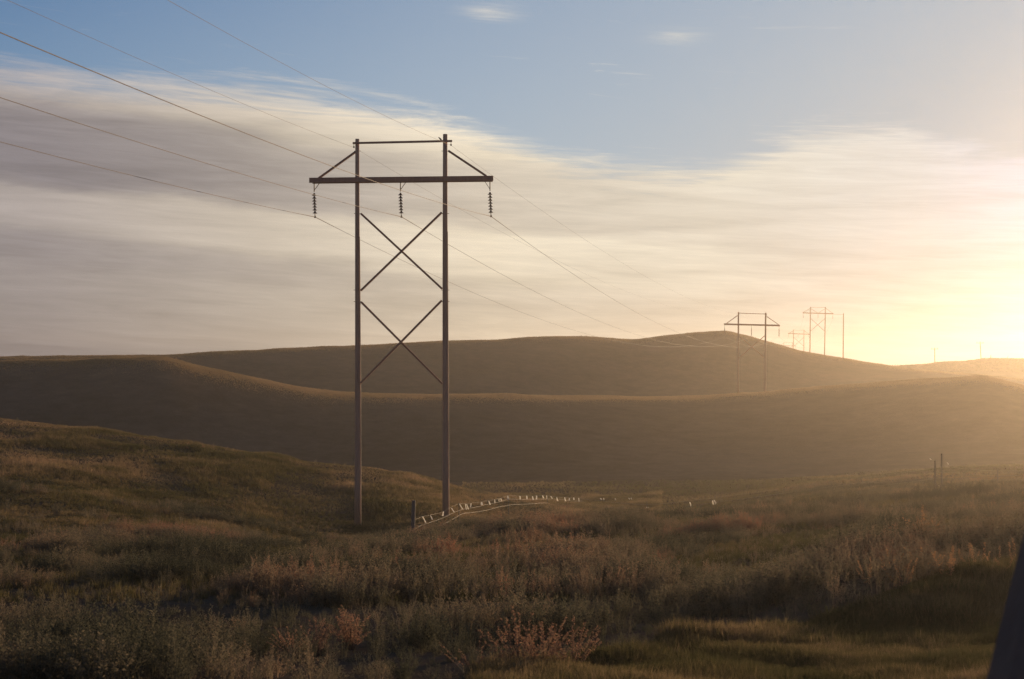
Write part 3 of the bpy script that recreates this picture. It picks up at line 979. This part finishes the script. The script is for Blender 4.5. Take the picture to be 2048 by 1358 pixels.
def scatter(name, kind, x, y, scale, tint, idx=None, squash=None):
    n = len(x)
    z = height(x, y) - 0.02
    me = bpy.data.meshes.new(name)
    me.vertices.add(n)
    me.vertices.foreach_set('co', np.stack([x, y, z], -1).astype(np.float32).ravel())
    rot = np.stack([rng.normal(0, 0.09, n), rng.normal(0, 0.09, n), rng.uniform(0, 6.283, n)], -1)
    scv = np.stack([scale * rng.uniform(0.85, 1.2, n), scale * rng.uniform(0.85, 1.2, n), scale * (rng.uniform(0.8, 1.15, n) if squash is None else squash)], -1)
    for nm, ty, dat in (('rot', 'FLOAT_VECTOR', rot), ('scl', 'FLOAT_VECTOR', scv)):
        a = me.attributes.new(nm, ty, 'POINT'); a.data.foreach_set('vector', dat.astype(np.float32).ravel())
    a = me.attributes.new('tint', 'FLOAT', 'POINT'); a.data.foreach_set('value', tint.astype(np.float32))
    if idx is None:
        idx = rng.integers(0, len(SRC[kind].objects), n)
    a = me.attributes.new('idx', 'INT', 'POINT'); a.data.foreach_set('value', idx.astype(np.int32))
    me.update()
    o = bpy.data.objects.new(name, me); C.objects.link(o)
    ng = bpy.data.node_groups.new(name + '_nodes', 'GeometryNodeTree')
    ng.interface.new_socket('Geometry', in_out='INPUT', socket_type='NodeSocketGeometry')
    ng.interface.new_socket('Geometry', in_out='OUTPUT', socket_type='NodeSocketGeometry')
    Nn, Ll = ng.nodes, ng.links
    gi, go = Nn.new('NodeGroupInput'), Nn.new('NodeGroupOutput')
    mp = Nn.new('GeometryNodeMeshToPoints'); Ll.new(gi.outputs[0], mp.inputs['Mesh'])
    ip = Nn.new('GeometryNodeInstanceOnPoints'); Ll.new(mp.outputs[0], ip.inputs['Points'])
    ci = Nn.new('GeometryNodeCollectionInfo'); ci.inputs['Collection'].default_value = SRC[kind]
    ci.inputs['Separate Children'].default_value = True; ci.inputs['Reset Children'].default_value = True
    Ll.new(ci.outputs[0], ip.inputs['Instance']); ip.inputs['Pick Instance'].default_value = True

    def attr(nm, ty):
        a = Nn.new('GeometryNodeInputNamedAttribute'); a.data_type = ty; a.inputs['Name'].default_value = nm
        return a.outputs[0]
    Ll.new(attr('idx', 'INT'), ip.inputs['Instance Index'])
    er = Nn.new('FunctionNodeEulerToRotation'); Ll.new(attr('rot', 'FLOAT_VECTOR'), er.inputs[0]); Ll.new(er.outputs[0], ip.inputs['Rotation'])
    Ll.new(attr('scl', 'FLOAT_VECTOR'), ip.inputs['Scale'])
    Ll.new(ip.outputs[0], go.inputs[0])
    md = o.modifiers.new('scatter', 'NODES'); md.node_group = ng
    return o


def field(n, d0, d1, amax=27.0, amin=-26.0, power=1.0):
    """random points in the wedge ahead, uniform over the area"""
    d = np.sqrt(rng.uniform(0, 1, n) ** power * (d1 ** 2 - d0 ** 2) + d0 ** 2)
    a = np.radians(rng.uniform(amin, amax, n))
    return d * np.tan(a), d


def pix_u(x, y):
    return 1024 + F * x / y


def verge(x, y):
    """1 on the mown roadside strip, low right"""
    u = pix_u(x, y)
    lim = 11.2 + (u - 950) / 1098 * 6.4 + (fbm(x, y, 2.5, 3, 77) - 0.5) * 2.2
    return (y < np.where(u > 950, lim, 6)).astype(float)


# tall weeds
x, y = field(110000, 10.4, 105)
dens = fbm(x, y * 0.6, 5.0, 4, 41)
clump = fbm(x, y * 0.7, 1.9, 3, 51)
u = pix_u(x, y)
spur = (u < 930) & (y > 70)
keep = (rng.uniform(0, 1, len(x)) < smooth01(dens * 0.55 + clump * 0.45, 0.40, 0.58) * 0.80 + 0.05) & ((verge(x, y) < 0.5) | ((y > 13.6) & (rng.uniform(0, 1, len(x)) < 0.22)))
bench = (u < 700) & (y > 52) & (y < 62)
keep &= ~((bench | spur) & (rng.uniform(0, 1, len(x)) < 0.93))
keep &= ~((y > 72) & (rng.uniform(0, 1, len(x)) < 0.5))
x, y, dens, clump, u = x[keep], y[keep], dens[keep], clump[keep], u[keep]
hgt = 0.15 + 0.50 * smooth01(clump * 0.6 + dens * 0.4, 0.36, 0.66) * rng.uniform(0.6, 1.25, len(x))
hgt *= np.where(y > 66, 0.62, 1.0)
tint = np.clip(0.33 + (fbm(x, y, 6.5, 3, 61) - 0.5) * 1.3 + (fbm(x, y, 1.6, 2, 71) - 0.5) * 0.9 + rng.normal(0, 0.07, len(x)), 0, 1)
nearv = verge(x, y - 2.4) > 0.5
hgt = np.where(verge(x, y) > 0.5, np.minimum(hgt, 0.2), hgt)
hgt = np.where(nearv & (u < 1640), hgt * 0.5, hgt)
spire = (fbm(x, y, 3.0, 2, 81) > 0.52)
idx = np.where(spire, rng.integers(4, 7, len(x)), rng.integers(0, 4, len(x)))
tag(scatter('weed_field', 'weeds', x, y, hgt, tint, idx), kind='stuff')

# low weeds between them
x, y = field(40000, 10.4, 80)
keep = verge(x, y) < 0.5
x, y = x[keep], y[keep]
tint = np.clip(0.25 + (fbm(x, y, 5.0, 3, 62) - 0.5) * 1.3 + rng.normal(0, 0.08, len(x)), 0, 1)
tag(scatter('low_weeds', 'weeds', x, y, rng.uniform(0.09, 0.22, len(x)), tint, rng.integers(0, 4, len(x))), kind='stuff')

# grass: roadside strip, field, spur, hill crests
x, y = field(150000, 9.5, 19.5, 27, -4)
kp = verge(x, y) > 0.5
x, y = x[kp], y[kp]
tint = np.clip(0.24 + (fbm(x, y, 1.2, 3, 63) - 0.5) * 1.3 + rng.normal(0, 0.16, len(x)), 0, 1)
tag(scatter('roadside_grass', 'tufts', x, y, rng.uniform(0.07, 0.16, len(x)) * np.where(y > 13.8, 1.5, 1.0) * (0.35 + 1.4 * fbm(x, y, 0.8, 2, 88)), tint), kind='stuff')
x, y = field(60000, 20, 75)
tint = np.clip(0.2 + (fbm(x, y, 4.0, 3, 63) - 0.5) * 1.2 + rng.normal(0, 0.1, len(x)), 0, 1)
tag(scatter('field_grass', 'tufts', x, y, rng.uniform(0.10, 0.24, len(x)), tint), kind='stuff')
x, y = field(190000, 50, 122, 6, -27)
tint = np.clip(0.50 + (fbm(x, y * 0.6, 9.0, 3, 64) - 0.5) * 1.0 + (fbm(x, y, 2.0, 2, 65) - 0.5) * 0.8 + rng.normal(0, 0.1, len(x)), 0, 1)
g = fbm(x, y * 0.5, 3.2, 3, 66)
tag(scatter('spur_grass', 'tufts', x, y, rng.uniform(0.14, 0.30, len(x)) * (0.5 + 0.9 * smooth01(g, 0.35, 0.7)), tint), kind='stuff')
x, y = field(30000, 70, 140, 26, -2)
tint = np.clip(0.3 + (fbm(x, y * 0.6, 9.0, 3, 64) - 0.5) * 1.6 + rng.normal(0, 0.1, len(x)), 0, 1)
tag(scatter('valley_grass', 'tufts', x, y, rng.uniform(0.12, 0.28, len(x)), tint), kind='stuff')


def crest(name, n, dfun, lo, hi, h, amin, amax, tint0):
    """dry grass along the top of a ridge, tinted paler to paint its sunlit rim, thinning out and getting shorter down the near face"""
    a = rng.uniform(amin, amax, n)
    us = np.linspace(-200, 2300, 200)
    tab = np.array([dfun(q) for q in us])
    x = np.tan(np.radians(a))
    dc = np.interp(1024 + F * x, us, tab)
    dd = np.where(rng.uniform(0, 1, n) < 0.6, -np.abs(rng.normal(0, lo, n)), np.abs(rng.normal(0, hi, n)))
    d = dc + dd
    x, y = d * x, d
    t = np.clip(tint0 + (fbm(x, y, 20.0, 3, 67) - 0.5) * 0.7 + rng.normal(0, 0.1, n), 0, 1)
    hh = h * rng.uniform(0.55, 1.25, n) * np.exp(-np.maximum(-dd, 0) / (2.2 * lo)) * (0.6 + 0.8 * fbm(x, y, 4.0, 3, 69))
    tag(scatter(name, 'tufts', x, y, hh, t), kind='stuff')


crest('ridge_grass', 170000, r2d, 7, 6, 0.32, -23, 22, 0.85)  # pale tint puts the sunlit rim of the crests into the grass colour
crest('far_ridge_grass', 110000, r3d, 8, 7, 0.36, -22, 22, 0.7)
x, y = field(9000, 380, 410, 24, 12)
tag(scatter('skyline_grass', 'swards', x, y, rng.uniform(0.2, 0.5, len(x)), rng.uniform(0.1, 0.6, len(x))), kind='stuff')

# plants that stand out singly
def weed_thing(u, ybase, d, h, seed, kind, mat, label, stems=26, leaves=26, wide=0.4):
    g = at(u, ybase, d)
    z = h1(g.x, g.y)
    root = empty('weed_clump', (g.x, g.y, z - 0.02), seed * 1.1)
    tag(root, label, 'weed', 'weeds that stand out in the field')
    leaves *= 2
    if kind == 'spire':
        SV, SF, LV, LF = plant_mesh('p', seed, stems, leaves, wide, 0.3, 1.03, 0.042, 0.018, 0.1, 0.035)
    else:
        SV, SF, LV, LF = plant_mesh('p', seed, stems, leaves, wide, 0.2, 1.02, 0.05, 0.016, 0.35, 0.06)
    for nm, V, Fc, mt in (('stem', SV, SF, m_stem), ('foliage', LV, LF, mat)):
        me = bpy.data.meshes.new(nm); me.from_pydata([tuple(p * h) for p in V], [], Fc); me.materials.append(mt); me.update()
        o = bpy.data.objects.new(nm, me); C.objects.link(o); o.parent = root


weed_thing(1040, 1400, 11.6, 0.62, 201, 'spire', m_russet, 'russet spiky weed at the bottom edge, left part of the reddest clump', 22, 30, 0.5)
weed_thing(1088, 1400, 11.8, 0.58, 202, 'spire', m_russet, 'russet spiky weed at the bottom edge, middle of the reddest clump', 26, 30, 0.55)
weed_thing(1145, 1400, 11.9, 0.52, 203, 'spire', m_russet, 'russet spiky weed at the bottom edge, right part of the reddest clump', 22, 30, 0.5)
weed_thing(945, 1400, 11.5, 0.45, 204, 'spire', m_russet, 'few thin russet stalks at the bottom edge left of the reddest clump', 8, 22, 0.6)
weed_thing(700, 1300, 14.5, 0.58, 205, 'mound', m_russet, 'round russet bush in the lower middle of the weeds', 34, 30, 0.5)
weed_thing(635, 1310, 14.0, 0.46, 206, 'mound', m_russet, 'smaller russet bush left of the round russet bush', 26, 28, 0.5)
weed_thing(590, 1330, 13.4, 0.44, 207, 'spire', m_russet, 'spiky russet weed below and left of the two russet bushes', 20, 28, 0.5)
weed_thing(1842, 1140, 22.5, 0.80, 208, 'mound', m_orange, 'tall glowing tan weed rising above the orange stalks at right', 30, 28, 0.3)
for k, (u, h, lb) in enumerate(((1742, 0.5, 'first'), (1782, 0.55, 'second'), (1808, 0.6, 'third'), (1846, 0.6, 'fourth'), (1875, 0.5, 'fifth'), (1898, 0.62, 'sixth'), (1932, 0.55, 'seventh'), (1962, 0.6, 'eighth'), (2000, 0.5, 'ninth'), (2030, 0.6, 'tenth'))):
    weed_thing(u, 1160, 17.2 + 0.5 * math.sin(k * 2.3), h, 220 + k, 'spire', m_orange, 'backlit orange stalks above the dark bank, ' + lb + ' clump from the left', 6, 30, 0.35)
weed_thing(2035, 960, 45, 1.2, 240, 'mound', m_olive, 'yellowish bush at the right edge above the other weeds', 30, 26, 0.45)
weed_thing(362, 1290, 14.8, 0.5, 241, 'spire', m_olive, 'pale pointed weed standing alone low at the left', 10, 30, 0.25)
